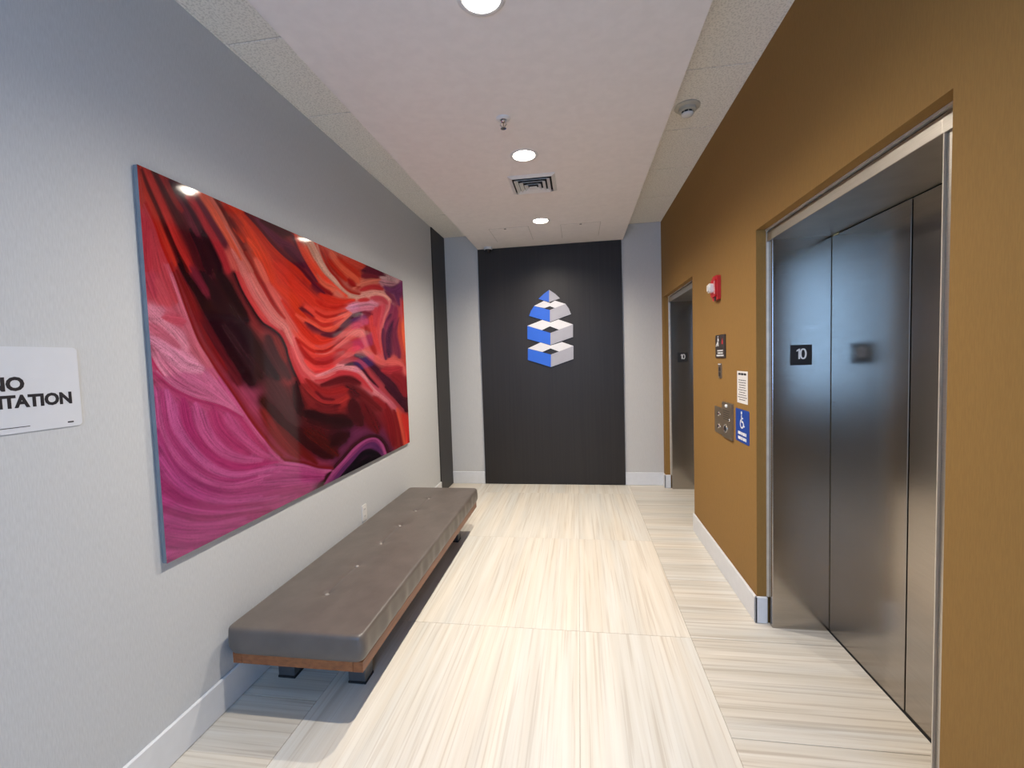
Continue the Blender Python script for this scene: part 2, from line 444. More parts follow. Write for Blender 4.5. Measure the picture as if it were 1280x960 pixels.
# ------------------------------------------------------------------ bench
BX0, BX1, BY0, BY1, BZ = -1.548, -.913, 1.655, 3.795, .378
bench = thing('bench', ((BX0+BX1)/2, (BY0+BY1)/2, 0), 'long low taupe leather bench on a walnut base below the picture', 'bench')
def axis_list(a, b_, r, n):
    e = [0, r*.2, r*.45, r*.75, r*1.05]
    mid = [a+r*1.05+(b_-a-2.1*r)*k/n for k in range(1, n)]
    return [a+v for v in e] + mid + [b_-v for v in reversed(e)]
def rounded_box(xs, ys, zs, r, fn):
    bm = bmesh.new(); cache = {}
    nx, ny, nz = len(xs)-1, len(ys)-1, len(zs)-1
    def V(i, j, k):
        if (i, j, k) not in cache:
            p = Vector((xs[i], ys[j], zs[k]))
            R = .036
            cx = min(max(p.x, xs[0]+R), xs[-1]-R); cy = min(max(p.y, ys[0]+R), ys[-1]-R)
            dx, dy = p.x-cx, p.y-cy; L = max(abs(dx), abs(dy))
            if L > 1e-9:
                hy = math.hypot(dx, dy); ux, uy = dx/hy, dy/hy
                cz = min(max(p.z, zs[0]+r), zs[-1]-r)
                a, dz = max(0, L-(R-r)), p.z-cz
                if a > 0 and abs(dz) > 1e-9:
                    mm = max(a, abs(dz)); h2 = math.hypot(a, dz); L += a*mm/h2-a; dz *= mm/h2
                p = Vector((cx+ux*L, cy+uy*L, cz+dz))
            cache[(i, j, k)] = bm.verts.new(fn(p))
        return cache[(i, j, k)]
    for i in range(nx):
        for j in range(ny):
            bm.faces.new((V(i, j, nz), V(i+1, j, nz), V(i+1, j+1, nz), V(i, j+1, nz)))
            bm.faces.new((V(i, j, 0), V(i, j+1, 0), V(i+1, j+1, 0), V(i+1, j, 0)))
    for i in range(nx):
        for k in range(nz):
            bm.faces.new((V(i, 0, k), V(i+1, 0, k), V(i+1, 0, k+1), V(i, 0, k+1)))
            bm.faces.new((V(i, ny, k), V(i, ny, k+1), V(i+1, ny, k+1), V(i+1, ny, k)))
    for j in range(ny):
        for k in range(nz):
            bm.faces.new((V(0, j, k), V(0, j, k+1), V(0, j+1, k+1), V(0, j+1, k)))
            bm.faces.new((V(nx, j, k), V(nx, j+1, k), V(nx, j+1, k+1), V(nx, j, k+1)))
    return bm
BUT = [(-1.258, 1.972+.3032*k) for k in range(6)]
def cushion_fn(p):
    q = p.copy()
    top = max(0, min(1, (p.z-.345)/.03))
    if top > 0:
        dz = 0
        for bx, by in BUT:
            d2 = (p.x-bx)**2+(p.y-by)**2
            dz -= .011*math.exp(-d2/.022**2) + .005*math.exp(-d2/.075**2)
        for (ax, ay), (cx, cy) in zip(BUT[0::2], BUT[1::2]):
            if ay < p.y < cy: dz -= .0035*math.exp(-((p.x-ax)/.012)**2)
        ex = min(p.x-BX0, BX1-p.x)/.3; ey = min(p.y-BY0, BY1-p.y)/.3
        dz += .006*min(1, max(0, ex))*min(1, max(0, ey))
        q.z += dz*top
    # sides bulge a little between the seams, with soft waves along the length
    s = math.sin(max(0, min(1, (p.z-.255)/.12))*math.pi)
    w = .003*math.sin(p.y*31)+.002*math.sin(p.y*57+1)
    if p.x > BX1-.02: q.x += s*(.006+w)
    if p.y < BY0+.02: q.y -= s*.005
    # the lower rim tucks under
    if p.z < .29:
        k = (.29-p.z)/.04*.012
        q.x += k if p.x < (BX0+BX1)/2-.25 else (-k if p.x > (BX0+BX1)/2+.25 else 0)
        q.y += k if p.y < BY0+.1 else (-k if p.y > BY1-.1 else 0)
    return q
xs = sorted(set(axis_list(BX0, BX1, .022, 14)+[-1.258+dx for dx in (-.03, -.02, -.012, -.006, 0, .006, .012, .02, .03)]))
ys = axis_list(BY0, BY1, .022, 150)
zs = axis_list(.252, BZ, .022, 4)
bm = rounded_box(xs, ys, zs, .015, cushion_fn)
mb = MB(); mb.bm.free(); mb.bm = bm
cushion = mb.build('cushion', M['leather'], bench, smooth=60)
for bx, by in BUT:
    MB().lathe([(0, .004), (.006, .0035), (.010, .001), (.0115, -.005)], Matrix.Translation((bx, by, BZ-.0065)), 16).build('button', M['button'], cushion, smooth=60)
FX0, FX1, FY0, FY1, FZ0, FZ1 = -1.538, -.926, 1.677, 3.785, .206, .256
MB().box(FX1-.045, FX1, FY0, FY1, FZ0, FZ1, .003, 1).build('rail', M['walnut'], bench)
MB().box(FX0, FX0+.045, FY0, FY1, FZ0, FZ1, .003, 1).build('rail', M['walnut'], bench)
MB().box(FX0+.045, FX1-.045, FY0, FY0+.03, FZ0, FZ1, .003, 1).build('rail', M['walnut'], bench)
MB().box(FX0+.045, FX1-.045, FY1-.03, FY1, FZ0, FZ1, .003, 1).build('rail', M['walnut'], bench)
MB().box(FX0+.045, FX1-.045, FY0+.03, FY1-.03, FZ1-.02, FZ1-.002).build('seat_board', M['black'], bench)
for lx in (-1.432, -1.068):
    for ly in (1.915, 3.545):
        lg = MB().box(lx-.043, lx+.043, ly-.04, ly+.04, .010, FZ1-.02, .003, 1).build('leg', M['leg'], bench)
        MB().box(lx-.044, lx+.044, ly-.041, ly+.041, 0, .010).build('foot_pad', M['black'], lg)

# ------------------------------------------------------------------ canyon picture (flat print on a panel)
PX = XL+.022                     # front face
PY0, PY1, PZ0, PZ1 = 1.4242, 3.8717, .773, 2.2503
pic = thing('wall_picture', (PX, (PY0+PY1)/2, PZ0), 'large glossy red, orange and magenta rock canyon picture on the grey wall', 'picture')
MB().box(PX-.018, PX-.0006, PY0, PY1, PZ0, PZ1, .0012, 1).build('panel', M['print_back'], pic)
MB().box(XL, PX-.018, PY0+.12, PY1-.12, PZ0+.12, PZ1-.12).build('hanging_frame', M['black'], pic)
CROP = dict(A=(165, 200, 6.857), B=(285, 235, 8), C=(395, 290, 8), D=(395, 390, 7.68), E=(280, 340, 6.857),
            F=(170, 330, 6.857), G=(180, 460, 3.84), H=(330, 470, 5.647))
# coloured streaks of the print: (sheet, points, colour on the left of travel[, colour on the right])
ART = [
 ('A', (55,60, 75,250, 95,400), (160,45,40)), ('A', (100,440, 120,600, 125,780, 130,950), (178,52,66)), ('A', (170,600, 200,750, 240,940), (182,58,70)),
 ('A', (110,380, 190,560, 250,740, 340,955), (152,26,20), (180,55,65)),
 ('A', (80,85, 130,220, 230,430, 320,640, 440,880, 475,955), (75,12,15)), ('A', (270,520, 340,680, 420,860, 450,955), (30,8,14)),
 ('A', (110,70, 200,280, 300,520, 400,760, 510,955), (165,38,36)), ('A', (60,70, 110,250, 180,430, 260,640, 370,900), (165,40,30)),
 ('A', (190,100, 290,280, 400,500, 520,720, 600,955), (62,14,22)), ('A', (245,110, 330,290, 430,430), (122,28,32)),
 ('A', (330,180, 440,350, 520,480, 620,650), (50,15,30)), ('A', (600,600, 700,800, 760,950), (32,10,20)), ('A', (500,600, 600,800, 660,950), (36,10,20)),
 ('A', (390,300, 480,450, 560,640), (85,25,40)), ('A', (470,320, 560,410, 640,560, 740,740, 830,950), (150,36,45)),
 ('A', (560,340, 660,500, 750,640, 830,780), (82,24,40)), ('A', (600,290, 690,420, 770,560, 850,690, 930,850), (196,78,55)),
 ('A', (810,740, 870,860, 900,950), (190,80,75)), ('A', (690,320, 760,430, 830,560, 900,680, 955,780), (85,18,16), (200,95,80)),
 ('A', (780,360, 870,470, 955,560), (160,40,28)), ('A', (830,390, 955,460), (190,55,35)), ('A', (860,580, 955,700), (185,48,28)),
 ('B', (0,380, 80,520, 160,660, 240,800, 310,955), (120,32,28), (196,104,95)), ('B', (40,620, 120,760, 180,900), (205,112,108)),
 ('B', (10,300, 70,420, 150,560), (92,20,20)), ('B', (60,190, 150,330, 260,520, 340,680, 420,860, 450,950), (192,52,28)),
 ('B', (210,510, 290,600, 380,760), (204,62,34)), ('B', (280,720, 340,840, 390,950), (215,95,80)), ('B', (480,760, 570,860, 640,955), (188,44,28)),
 ('B', (170,260, 300,400, 430,560, 560,690, 700,800, 830,940), (72,18,32), (180,42,26)),
 ('B', (280,310, 400,440, 520,550, 650,600, 740,720, 830,850), (88,28,50)), ('B', (330,330, 480,400, 630,465), (66,22,30)),
 ('B', (560,580, 660,680, 760,790), (70,20,40)),
 ('B', (660,470, 690,560, 740,670, 810,790, 900,930), (205,62,45), (80,25,40)), ('B', (740,600, 810,700, 880,800, 955,900), (214,68,45)),
 ('B', (800,590, 850,690, 910,790, 955,850), (208,152,132), (215,80,55)), ('B', (850,530, 910,650, 955,745), (185,58,40), (205,150,130)),
 ('B', (700,480, 780,520, 840,600), (208,140,118)), ('B', (900,560, 955,640), (180,50,34)),
 ('C', (5,220, 60,340, 130,430, 200,520, 270,590, 320,620), (208,160,144)), ('C', (0,290, 60,390, 130,465, 230,556, 310,626), (206,156,140), (206,64,46)),
 ('C', (20,130, 70,280, 130,390, 200,470, 260,550, 340,612, 430,636), (150,30,24), (206,156,140)),
 ('C', (0,430, 60,500, 130,550, 230,565), (222,96,74)), ('C', (0,500, 60,560, 150,620), (122,22,26)), ('C', (0,360, 60,440, 140,510), (205,60,42)),
 ('C', (80,180, 130,290, 200,380, 300,480), (165,38,26)), ('C', (150,220, 270,360, 380,440, 430,510), (200,82,58)), ('C', (220,260, 330,350, 430,440), (180,46,32)),
 ('C', (280,270, 370,310, 460,350), (188,64,50)), ('C', (480,380, 560,400, 690,440), (92,30,46)), ('C', (470,440, 560,440, 620,455), (110,32,44)),
 ('C', (330,480, 390,540, 440,545), (140,26,26)), ('C', (380,560, 460,520, 560,492, 640,482), (215,112,94)),
 ('C', (650,450, 720,462, 800,490), (202,155,160)), ('C', (640,490, 700,505, 770,510), (190,130,145)),
 ('C', (690,550, 760,590, 830,560, 852,520), (100,45,85)), ('C', (700,600, 780,690), (112,40,70)), ('C', (800,600, 830,680, 840,740), (95,42,80)),
 ('C', (450,580, 560,550, 660,570), (165,40,45)), ('C', (340,625, 430,640, 500,625, 600,610, 680,630, 740,680, 762,720), (228,155,145)),
 ('C', (560,655, 660,660, 720,720), (195,70,85)), ('C', (310,765, 400,742, 500,718, 600,728), (206,128,152)), ('C', (340,792, 440,770, 560,760), (204,116,142)),
 ('C', (50,620, 150,680, 260,700, 380,680), (184,42,30)), ('C', (0,690, 80,750, 180,765, 300,735), (165,32,25)), ('C', (0,760, 90,810, 200,800, 300,775), (192,56,46)),
 ('C', (0,800, 90,850, 200,835, 310,795), (150,30,26)), ('C', (0,850, 100,890, 220,860, 330,800), (205,66,52)), ('C', (430,680, 520,680), (175,45,50)),
 ('C', (250,935, 340,860, 450,805), (72,24,40)), ('C', (470,800, 560,825), (112,30,50)),
 ('C', (600,770, 590,860, 570,950), (202,66,80)), ('C', (680,740, 660,850, 640,950), (206,76,92)), ('C', (640,760, 620,860, 600,950), (190,55,70)),
 ('C', (748,690, 742,760, 700,850, 680,955), (125,45,80), (212,112,118)), ('C', (800,760, 790,860, 780,950), (132,45,76)),
 ('C', (842,670, 855,780, 860,900), (196,76,85)), ('C', (868,700, 882,900), (190,60,52)),
 ('D', (0,60, 70,100, 150,70, 250,40, 330,5), (215,76,60)), ('D', (0,85, 70,130, 160,105, 260,60), (160,36,32)), ('D', (0,115, 60,172, 130,172, 240,105, 330,25), (212,78,62)),
 ('D', (60,212, 160,220, 260,140, 350,62, 385,32), (75,25,40)), ('D', (0,235, 60,278, 140,268), (192,46,34)), ('D', (0,330, 60,345, 160,300, 260,222, 350,152, 400,132, 440,152), (202,72,72)),
 ('D', (0,395, 100,402, 200,332, 300,252, 400,182, 450,202, 480,300, 520,390, 600,460, 660,470, 760,470, 820,500, 872,572), (218,94,92)),
 ('D', (0,440, 100,440, 200,390, 300,320, 400,290, 450,330), (165,40,45)), ('D', (0,368, 80,376, 180,318, 280,240), (140,28,28)), ('D', (0,490, 100,490, 200,440, 290,370), (142,27,32)),
 ('D', (0,520, 100,515, 200,470, 300,400, 400,350), (190,52,55)),
 ('D', (380,420, 450,450, 520,500, 600,580, 700,700, 800,850, 832,912), (62,20,38)), ('D', (230,492, 300,470, 390,460, 450,500, 520,600, 620,720, 720,830, 835,935), (150,52,62)),
 ('D', (0,622, 100,582, 210,527, 320,537, 420,572, 480,642, 560,742, 640,802, 720,872, 772,952), (222,132,142)),
 ('D', (0,570, 100,545, 180,510), (200,50,55)), ('D', (0,655, 100,642, 230,585, 350,590, 440,645, 540,755), (188,52,62)),
 ('D', (280,512, 380,492, 440,540, 520,640, 600,720), (58,15,30)), ('D', (60,700, 200,650, 320,635, 420,680), (80,20,26)),
 ('D', (0,730, 80,800, 180,810, 260,790), (125,32,36)), ('D', (0,765, 70,830, 170,840), (85,20,26)), ('D', (0,800, 60,855, 160,868), (140,36,42)), ('D', (0,880, 100,915, 220,890), (85,22,28)),
 ('D', (300,720, 420,800), (72,22,28)), ('D', (400,760, 520,850, 620,930), (92,24,28)), ('D', (560,820, 680,920), (128,30,36)),
 ('D', (680,680, 760,780, 840,900), (50,15,30)), ('D', (740,600, 820,680, 850,790), (125,30,38)), ('D', (640,560, 740,560, 830,530), (152,40,50)),
 ('D', (530,20, 550,150, 590,290, 640,430), (215,66,66)), ('D', (480,150, 520,290, 570,400), (142,35,35)), ('D', (600,10, 600,150, 620,290, 650,420), (206,72,76)),
 ('D', (700,20, 650,110, 625,230, 640,380, 660,460), (82,34,62), (212,92,98)), ('D', (760,60, 700,200, 690,330, 700,430), (74,32,60)), ('D', (800,60, 760,200, 790,350, 800,430), (110,40,65)),
 ('D', (812,30, 802,150, 822,300, 850,430, 870,520), (198,72,62)), ('D', (835,20, 842,200, 862,400), (218,92,60)),
 ('E', (100,10, 160,150, 240,290, 330,420, 420,480, 490,540, 540,640, 560,720, 600,830, 660,955), (192,56,62), (38,17,24)),
 ('E', (130,30, 200,180, 290,330, 380,430), (195,66,66)), ('E', (170,20, 240,160, 320,290, 410,420, 480,490), (206,104,104)), ('E', (210,30, 280,170, 360,290, 440,400, 520,470, 560,560, 600,640), (210,116,114)),
 ('E', (250,10, 320,130, 400,270, 470,360, 512,402), (145,32,28), (208,108,104)), ('E', (370,100, 430,200, 490,300, 540,390, 590,470, 640,560), (208,90,84)),
 ('E', (290,30, 350,150, 420,280, 490,385), (132,30,28)), ('E', (590,560, 620,680, 680,810, 740,880, 800,910, 880,900, 955,870), (222,104,108)),
 ('E', (570,640, 610,760, 670,860, 730,910), (205,75,82)), ('E', (620,570, 690,680, 760,770, 850,790, 955,760), (150,30,30)),
 ('E', (600,500, 680,590, 770,650, 860,650, 955,610), (208,68,56)), ('E', (650,620, 740,700, 830,722, 955,690), (202,60,54)), ('E', (640,580, 720,650, 810,690, 955,655), (160,34,30)),
 ('E', (700,760, 780,820, 880,830, 955,810), (206,62,60)), ('E', (430,100, 560,220, 650,340, 700,400), (190,50,30)), ('E', (560,60, 700,190, 820,290, 955,330), (186,46,34)),
 ('E', (640,310, 720,350, 770,390), (92,25,35)), ('E', (700,430, 800,490, 900,530, 955,530), (84,25,40)), ('E', (620,370, 740,430, 850,490, 955,470), (210,76,60)),
 ('E', (700,300, 800,380, 900,420, 955,410), (196,60,50)), ('E', (690,340, 800,420, 900,445, 955,440), (160,36,32)), ('E', (500,250, 600,390, 700,520, 800,600, 955,575), (182,42,30)),
 ('E', (680,20, 780,110, 860,180), (82,20,36)), ('E', (800,20, 850,90, 955,140), (216,92,72)),
 ('E', (60,300, 160,480, 300,700, 450,900), (40,23,28)), ('E', (20,100, 100,250), (28,14,20)), ('E', (0,460, 120,640, 300,880), (45,22,28)), ('E', (380,560, 460,740, 560,900), (62,32,36)),
 ('E', (20,620, 130,790, 230,940), (30,8,14)), ('E', (0,760, 60,850, 120,950), (82,22,30)), ('E', (440,560, 490,660, 530,760), (105,36,36)),
 ('F', (100,80, 160,250), (176,60,80)), ('F', (180,150, 280,330), (190,72,86)), ('F', (140,400, 300,560, 420,700), (206,126,150)), ('F', (150,650, 300,750, 420,850, 560,900), (206,130,160)),
 ('F', (220,460, 320,480, 430,490), (188,75,96)), ('F', (150,540, 260,620, 360,700), (190,95,120)), ('F', (240,30, 290,180, 350,320), (180,62,75)),
 ('F', (280,0, 340,150, 420,380, 520,640, 620,810, 710,955), (112,22,24), (198,100,122)), ('F', (130,780, 190,890, 240,955), (210,128,158), (172,48,92)),
 ('F', (350,60, 450,280, 560,520, 680,740, 780,900), (104,20,24)), ('F', (520,440, 640,640, 760,820, 850,940), (74,18,26)), ('F', (370,0, 450,130, 540,260, 640,450, 760,650, 900,880), (30,8,16)),
 ('F', (455,20, 560,170, 610,260), (98,26,42)), ('F', (560,60, 700,300, 850,560, 955,740), (34,14,22)), ('F', (700,60, 850,300, 950,480), (30,14,20)),
 ('G', (60,20, 140,90, 240,140, 330,165, 400,190, 470,230), (212,132,162), (170,52,96)), ('G', (200,40, 300,100, 420,180), (210,130,160)), ('G', (300,30, 380,120, 450,200), (214,135,165)),
 ('G', (60,120, 90,300, 160,430, 280,530, 400,560, 520,540, 650,500), (196,98,152)), ('G', (110,110, 140,260, 220,380, 320,480, 430,520, 560,500, 650,470), (202,108,162)),
 ('G', (85,120, 115,290, 190,410, 300,505, 420,540, 540,520), (170,66,120)),
 ('G', (190,150, 220,290, 300,400, 400,462, 500,472, 640,450), (170,50,106)), ('G', (250,170, 290,300, 370,400, 470,440, 560,445), (202,102,152)), ('G', (330,180, 360,280, 430,360, 500,410), (172,58,104)),
 ('G', (400,220, 450,300, 540,380, 620,430), (200,96,142)), ('G', (470,250, 540,350, 600,410), (180,62,104)), ('G', (335,0, 420,120, 520,270, 600,370, 655,425), (112,24,26), (205,105,145)),
 ('G', (70,300, 130,440, 230,540, 380,600, 520,590, 650,570), (152,56,112)), ('G', (85,430, 160,530, 280,610, 400,640, 560,630, 650,610), (186,86,150)),
 ('G', (78,370, 150,490, 260,580, 390,622, 540,612), (172,72,132)), ('G', (90,560, 200,640, 330,670, 480,660, 640,640), (150,50,106)), ('G', (100,640, 220,682, 380,692, 560,670), (176,72,136)),
 ('G', (100,680, 200,712, 330,722, 460,702, 600,680), (142,46,100)), ('G', (105,720, 220,748, 350,745, 480,725), (176,74,138)), ('G', (110,770, 220,782, 350,772, 460,760), (160,60,124)),
 ('G', (110,830, 230,850, 340,830), (150,55,116)), ('G', (110,800, 230,815, 380,800), (172,72,134)), ('G', (115,890, 240,880), (168,76,132)),
 ('H', (0,440, 60,530, 145,602), (108,24,26), (200,92,142)), ('H', (145,602, 280,622, 380,652, 490,662), (102,20,22), (204,112,162)),
 ('H', (0,640, 150,640, 300,655, 420,675), (190,88,145)), ('H', (0,690, 200,690, 420,700), (178,76,134)), ('H', (0,760, 200,742, 420,722), (176,76,136)), ('H', (0,725, 200,715, 400,712), (150,55,108)), ('H', (0,850, 150,822, 300,792), (156,56,112)),
 ('H', (0,900, 120,880, 220,850), (170,70,128)),
 ('H', (410,792, 470,692, 560,592, 640,502, 720,447, 790,437, 840,482, 868,555), (48,14,20), (170,90,145)), ('H', (430,790, 500,700, 580,605, 660,525, 730,465, 790,455, 830,500), (118,54,110)),
 ('H', (470,770, 550,660, 630,575, 700,500, 765,475, 815,515, 845,560), (84,38,84)), ('H', (540,720, 620,640, 700,545, 780,548, 830,580), (15,10,18)), ('H', (620,690, 700,620, 790,590), (12,8,14)),
 ('H', (0,260, 100,420, 200,540), (106,26,28)), ('H', (30,340, 130,470, 250,580), (104,24,26)), ('H', (100,360, 250,520, 370,620), (92,20,20)), ('H', (0,180, 130,330, 260,440, 400,540, 480,570), (46,12,16)),
 ('H', (60,60, 150,200, 230,330), (66,32,36)), ('H', (230,40, 250,250), (42,18,22)), ('H', (300,260, 450,300, 600,330), (38,16,20)), ('H', (580,420, 470,490), (42,14,18)), ('H', (300,400, 420,480, 520,560), (66,18,18)),
 ('H', (700,200, 760,320, 800,400), (86,20,26)), ('H', (860,200, 900,320, 920,480), (112,22,28)), ('H', (620,180, 680,330), (62,18,24)),
 ('H', (230,10, 310,110, 400,180, 500,190, 580,150), (152,42,42)), ('H', (250,40, 330,150, 430,217, 500,207), (112,33,36)), ('H', (300,20, 380,100, 480,122, 600,90), (132,30,32)), ('H', (245,25, 320,130, 415,198, 505,198), (75,20,24)),
 ('H', (930,240, 960,360, 985,495), (216,80,62), (112,22,28)), ('H', (980,280, 1010,400, 1018,470), (192,46,40)), ('H', (720,20, 800,100, 880,170, 940,250), (200,90,92)), ('H', (860,80, 940,160, 1000,240), (56,18,30)),
]
def catmull(P, per=5):
    P = np.array(P, float).reshape(-1, 2)
    if len(P) < 3: return P
    Q = np.vstack([2*P[0]-P[1], P, 2*P[-1]-P[-2]]); out = []
    for i in range(1, len(Q)-2):
        for t in np.arange(per)/per:
            a, b_, c, d_ = Q[i-1], Q[i], Q[i+1], Q[i+2]
            out.append(.5*((2*b_)+(c-a)*t+(2*a-5*b_+4*c-d_)*t*t+(3*b_-a-3*c+d_)*t**3))
    out.append(P[-1]); return np.array(out)
STREAK = []
def deepen(c):
    # the magenta slope at the foot of the print is deeper in tone than its highlights
    if a[0] in 'GH' and c[2] > 90: return tuple(v*.55+m_*.45-20 for v, m_ in zip(c, (168, 80, 126)))
    if c[2] > 60 and c[0] > 150: return tuple(v*.91 for v in c)
    return c
for a in ART:
    x0, y0, s = CROP[a[0]]
    c = catmull(np.array(a[1], float).reshape(-1, 2)/s+np.array([x0, y0]))
    if len(a) == 3: STREAK.append((c, deepen(a[2]), .12))
    else:
        tn = np.gradient(c, axis=0); tn /= np.linalg.norm(tn, axis=1)[:, None]+1e-9
        nr = np.stack([tn[:, 1], -tn[:, 0]], 1)        # left of travel when y points down
        STREAK.append((c+nr*1.3, deepen(a[2]), .8)); STREAK.append((c-nr*1.3, deepen(a[3]), .8))
def art_colours(px):
    """colour of the print at positions px (n,2) on the sheet: inverse-distance blend of the streaks, and the flow direction"""
    px = px.astype(np.float32); num = np.zeros((len(px), 3), np.float32); den = np.zeros(len(px), np.float32)
    flow = np.zeros((len(px), 2), np.float32)
    for c, col, tap in STREAK:
        c = c.astype(np.float32)
        lo, hi = c.min(0)-70, c.max(0)+70
        idx = np.nonzero((px[:, 0] > lo[0]) & (px[:, 0] < hi[0]) & (px[:, 1] > lo[1]) & (px[:, 1] < hi[1]))[0]
        if not len(idx): continue
        p = px[idx]; bd = np.full(len(idx), 1e9, np.float32); bs = np.zeros(len(idx), np.float32); ba = np.zeros((len(idx), 2), np.float32)
        n = len(c)-1
        for k, (A, B) in enumerate(zip(c, c[1:])):
            ab = B-A; L = float(ab@ab)+1e-9
            t = np.clip(((p[:, 0]-A[0])*ab[0]+(p[:, 1]-A[1])*ab[1])/L, 0, 1)
            dx = p[:, 0]-A[0]-t*ab[0]; dy = p[:, 1]-A[1]-t*ab[1]; q = dx*dx+dy*dy
            better = q < bd
            bd = np.where(better, q, bd); bs = np.where(better, (k+t)/n, bs)
            th = 2*math.atan2(ab[1], ab[0]); ba[better] = (math.cos(th), math.sin(th))
        e = np.clip(np.minimum(bs, 1-bs)/.22, 0, 1); e = e*e*(3-2*e)
        w = 1/(bd+.7)**1.85*(tap+(1-tap)*e)*np.clip(1-bd/4900, 0, 1)
        num[idx] += w[:, None]*np.array(s2l(col), np.float32); den[idx] += w
        flow[idx] += w[:, None]*ba
    th = np.arctan2(flow[:, 1], flow[:, 0])/2
    return num/(den[:, None]+1e-12), np.stack([np.cos(th), np.sin(th)], 1)
ART_GAIN, ART_GREY = 1.0, .0
def project(P):
    Q = P-np.array([0, 0, CAM['h']]); d_ = Q@np.array(FW); return np.stack([640+CAM['f']*(Q@np.array(RT))/d_, 480-CAM['f']*(Q@np.array(UP))/d_], 1)
NU, NV = 420, 420
def y_cols():
    # columns closer together where the picture stands nearer to the room's entrance side
    t = np.linspace(0, 1, NU); a, b_ = 1/PY0, 1/PY1
    return 1/(a+(b_-a)*t)
yc = y_cols(); yc[0], yc[-1] = PY0, PY1; zc = np.linspace(PZ0, PZ1, NV)
Yg, Zg = np.meshgrid(yc, zc, indexing='ij')
P3 = np.stack([np.full(Yg.size, PX), Yg.ravel(), Zg.ravel()], 1)
SHEET = project(P3)
cols, flow = art_colours(SHEET)
# rock strata: noise smeared along the flow lines of the print
rng = np.random.default_rng(5)
S2 = SHEET.reshape(NU, NV, 2); Ju = np.gradient(S2, axis=0); Jv = np.gradient(S2, axis=1); fl = flow.reshape(NU, NV, 2)
det = Ju[..., 0]*Jv[..., 1]-Jv[..., 0]*Ju[..., 1]
gu = (fl[..., 0]*Jv[..., 1]-Jv[..., 0]*fl[..., 1])/det; gv = (Ju[..., 0]*fl[..., 1]-fl[..., 0]*Ju[..., 1])/det
noise = rng.random((NU, NV)); strata = np.zeros((NU, NV)); cnt = 0
for sgn in (1, -1):
    a, b_ = np.meshgrid(np.arange(NU, dtype=float), np.arange(NV, dtype=float), indexing='ij')
    du0, dv0 = gu*sgn, gv*sgn
    for k in range(22):
        ia = np.clip(np.rint(a).astype(int), 0, NU-1); ib = np.clip(np.rint(b_).astype(int), 0, NV-1)
        strata += noise[ia, ib]; cnt += 1
        du, dv = gu[ia, ib], gv[ia, ib]; flip = np.where(du*du0+dv*dv0 < 0, -1, 1)
        du0, dv0 = du*flip, dv*flip; a += du0*.8; b_ += dv0*.8
strata = strata.ravel(); strata = (strata-strata.mean())/strata.std()
pink = np.clip((cols[:, 2]-.08)/.2, 0, 1)
cols *= np.clip(1+strata*(.11+.11*pink), .5, 1.6)[:, None]
pore = (noise > .982); pore[1:] |= pore[:-1]; cols *= (1-.4*pink*pore.ravel()*(rng.random(len(cols)) > .4))[:, None]
lum = cols@np.array([.3, .55, .15]); cols = cols*(1-ART_GREY)+lum[:, None]*ART_GREY
cols = np.clip(cols*ART_GAIN, 0, .9)
ii = np.arange((NU-1)*(NV-1)); iu, iv = ii//(NV-1), ii % (NV-1); k0 = iu*NV+iv
faces = np.stack([k0, k0+NV, k0+NV+1, k0+1], 1)
me = bpy.data.meshes.new('print'); me.from_pydata(P3.tolist(), [], faces.tolist()); me.update()
ca = me.color_attributes.new('ink', 'FLOAT_COLOR', 'POINT')
ca.data.foreach_set('color', np.concatenate([cols, np.ones((len(cols), 1))], 1).astype(np.float32).ravel())
mm, nt, b = new_mat('canyon_print')
at = N(nt, 'ShaderNodeAttribute'); at.attribute_name = 'ink'
nt.links.new(at.outputs['Color'], b.inputs['Base Color'])
b.inputs['Roughness'].default_value = .06; b.inputs['Specular IOR Level'].default_value = .35
link('print', me, mm, pic)

# ------------------------------------------------------------------ sign on the left wall
SY0, SY1, SZ0, SZ1 = .838, 1.193, 1.338, 1.584
sg = thing('wall_sign', (XL, (SY0+SY1)/2, SZ0), 'white NO SOLICITATION sign on the grey wall beside the canyon picture', 'sign')
def rrect(w, h, r, n=5):
    out = []
    for cx, cy, a0 in ((w/2-r, h/2-r, 0), (-w/2+r, h/2-r, 90), (-w/2+r, -h/2+r, 180), (w/2-r, -h/2+r, 270)):
        for k in range(n+1):
            a = math.radians(a0+90*k/n); out.append((cx+r*math.cos(a), cy+r*math.sin(a)))
    return out
cy, cz = (SY0+SY1)/2, (SZ0+SZ1)/2
MB().prism(rrect(SY1-SY0, SZ1-SZ0, .012), .003, on_left(cy, cz)).build('sheet', M['sign'], sg)
text_mesh('lettering', 'NO', .052, M['ink'], on_left(cy-.006, 1.476, .0032), sg, bold=.0022, depth=.0003)
text_mesh('lettering', 'SOLICITATION', .048, M['ink'], on_left(cy+.001, 1.426, .0032), sg, bold=.0022, depth=.0003, sx=.95)
ln = MB(); ln.box(XL+.003, XL+.0034, 1.00-.09, 1.056, 1.3535, 1.3555); ln.build('rule', M['ink'], sg)
MB().prism(rrect(.017, .0045, .002), .0004, on_left(1.160, 1.352, .003)).build('mark', M['ink'], sg)

# wall outlet under the picture
oy, oz = 2.995, .42
ot = thing('wall_outlet', (XL, oy, oz-.057), 'white electrical outlet on the grey wall above the bench', 'outlet')
MB().prism(rrect(.07, .115, .006), .005, on_left(oy, oz)).build('cover_plate', M['white'], ot)
for dz in (-.026, .026):
    s_ = MB().prism(rrect(.034, .03, .01), .002, on_left(oy, oz+dz, .005)).build('socket', M['white'], ot)
    MB().prism(rrect(.003, .009, .001, 2), .0006, on_left(oy-.006, oz+dz, .007)).prism(rrect(.003, .009, .001, 2), .0006, on_left(oy+.006, oz+dz, .007)).build('slot', M['black'], s_)

